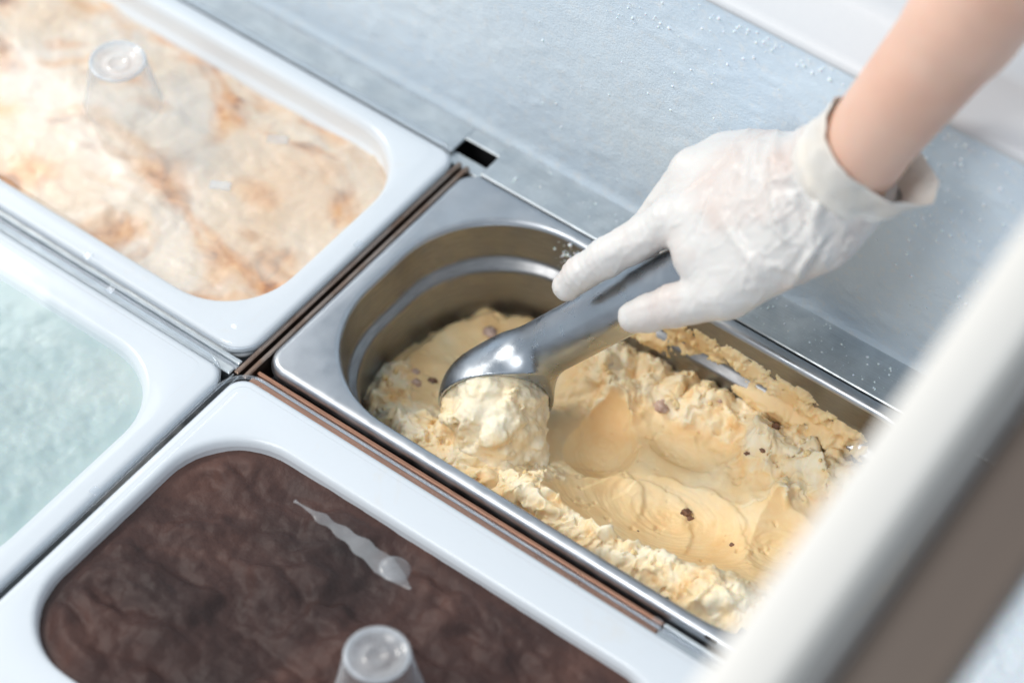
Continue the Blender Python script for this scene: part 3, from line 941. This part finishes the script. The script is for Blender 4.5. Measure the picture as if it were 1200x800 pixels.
def choc_extra(X, Y, Z):
    wx = X+8*fbm(X/30, Y/30, None, 2, 141)
    n = np.abs(fbm(wx/60, Y/42, None, 4, 142, 0.5))
    return Z+10*n-2.5+5*sstep(-0.1, 0.4, fbm(X/40, Y/30, None, 3, 143))
contents('chocolate_ice_cream', g, -8, 2.0, 1.2, 121, 'chocolate', 'dark brown rough chocolate ice cream under a clear lid', choc_extra, 1.2)
# painted lamp glare on the chocolate lid: whitish film, drop shaped with a round bead
LR = [o for o in col.objects if o.name.startswith('clear_lid') and 'lamp glare' in o['label']][0]
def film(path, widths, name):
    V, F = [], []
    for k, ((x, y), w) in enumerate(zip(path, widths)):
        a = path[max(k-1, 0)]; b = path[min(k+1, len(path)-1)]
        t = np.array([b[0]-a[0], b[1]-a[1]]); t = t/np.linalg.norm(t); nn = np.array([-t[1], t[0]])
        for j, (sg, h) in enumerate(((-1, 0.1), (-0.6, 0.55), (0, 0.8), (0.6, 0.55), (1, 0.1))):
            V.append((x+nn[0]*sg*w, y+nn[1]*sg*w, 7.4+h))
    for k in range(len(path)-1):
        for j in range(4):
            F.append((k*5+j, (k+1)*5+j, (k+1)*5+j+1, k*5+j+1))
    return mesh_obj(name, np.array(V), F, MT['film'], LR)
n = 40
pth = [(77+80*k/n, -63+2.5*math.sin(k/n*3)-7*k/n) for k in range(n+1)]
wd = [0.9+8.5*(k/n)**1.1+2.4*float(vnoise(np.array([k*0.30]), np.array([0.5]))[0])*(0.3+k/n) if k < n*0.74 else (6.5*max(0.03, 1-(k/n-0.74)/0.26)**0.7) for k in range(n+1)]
film(pth, wd, 'glare_streak')
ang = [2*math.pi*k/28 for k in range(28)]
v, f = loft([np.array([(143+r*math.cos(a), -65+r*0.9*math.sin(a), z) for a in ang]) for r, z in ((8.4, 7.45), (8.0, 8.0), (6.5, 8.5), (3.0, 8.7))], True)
mesh_obj('glare_bead', v, f, MT['film'], LR)
g = tub(365, -3, 'white tub beside the far end of the steel pan, behind the white rail')
lid(g, 'clear lid on the tub behind the white rail')
contents('coconut_ice_cream', g, -12, 2.0, 1.4, 131, 'frost', 'pale ice cream in the tub behind the white rail')

# ------------------------------------------------------------------ slanted rail of the sliding glass top
rail = empty('slanted_rail', (425, -180, 350))
tag(rail, 'white lacquered slanted rail of the freezer top, out of focus, crossing above the steel pan', 'rail')
def slant(x0, x1, z0, z1, y0=-460, y1=330, bev=1.8):
    v, f = box(x0, x1, y0, y1, z0, z1, bev)
    v = v.copy()
    v[:, 2] += 365+(v[:, 1]+211.7)*0.2896
    return v, f
v, f = slant(421, 446.5, -22, 0); mesh_obj('cap', v, f, MT['rail'], rail)
v, f = slant(446.8, 452, -27, -7.5); mesh_obj('lip', v, f, MT['rail_lip'], rail)
v, f = slant(452.3, 488, -42, -24); mesh_obj('seal', v, f, MT['rail_seal'], rail)

# ------------------------------------------------------------------ frost
parts = []
def frost_on_wall(n, xs, zs, rmax, s):
    for k in range(n):
        x = rng.normal(*xs); z = rng.normal(*zs)
        if not (0 < z < 176): continue
        r = 0.25+rmax*rng.random()**3
        parts.append(lump((x, WALL_Y-0.3, z), r, s+k, 0.5, 1.5, (ICO1_V, ICO1_F)))
frost_on_wall(420, (300, 45), (120, 34), 0.9, 500)
frost_on_wall(90, (110, 30), (150, 14), 0.8, 1200)
frost_on_wall(160, (215, 70), (172, 4), 1.0, 1500)
frost_on_wall(60, (60, 80), (60, 40), 0.5, 1800)
for k in range(260):
    parts.append(lump((rng.uniform(20, 320), rng.uniform(180, 203), -1.5), 0.2+0.7*rng.random()**3, 2000+k, 0.5, 1.5, (ICO1_V, ICO1_F)))
for k in range(200):
    th = rng.random()
    x = rng.normal(92, 16); z = -rng.uniform(4, 26)
    parts.append(lump((x, 166.4+z*0.035, z), 0.3+1.1*rng.random()**2, 2400+k, 0.5, 1.5, (ICO1_V, ICO1_F)))
v, f = merge(parts)
o = mesh_obj('frost', v, f, MT['frost'])
tag(o, 'white frost crystals on the freezer wall and ledge', 'frost', kind='stuff')
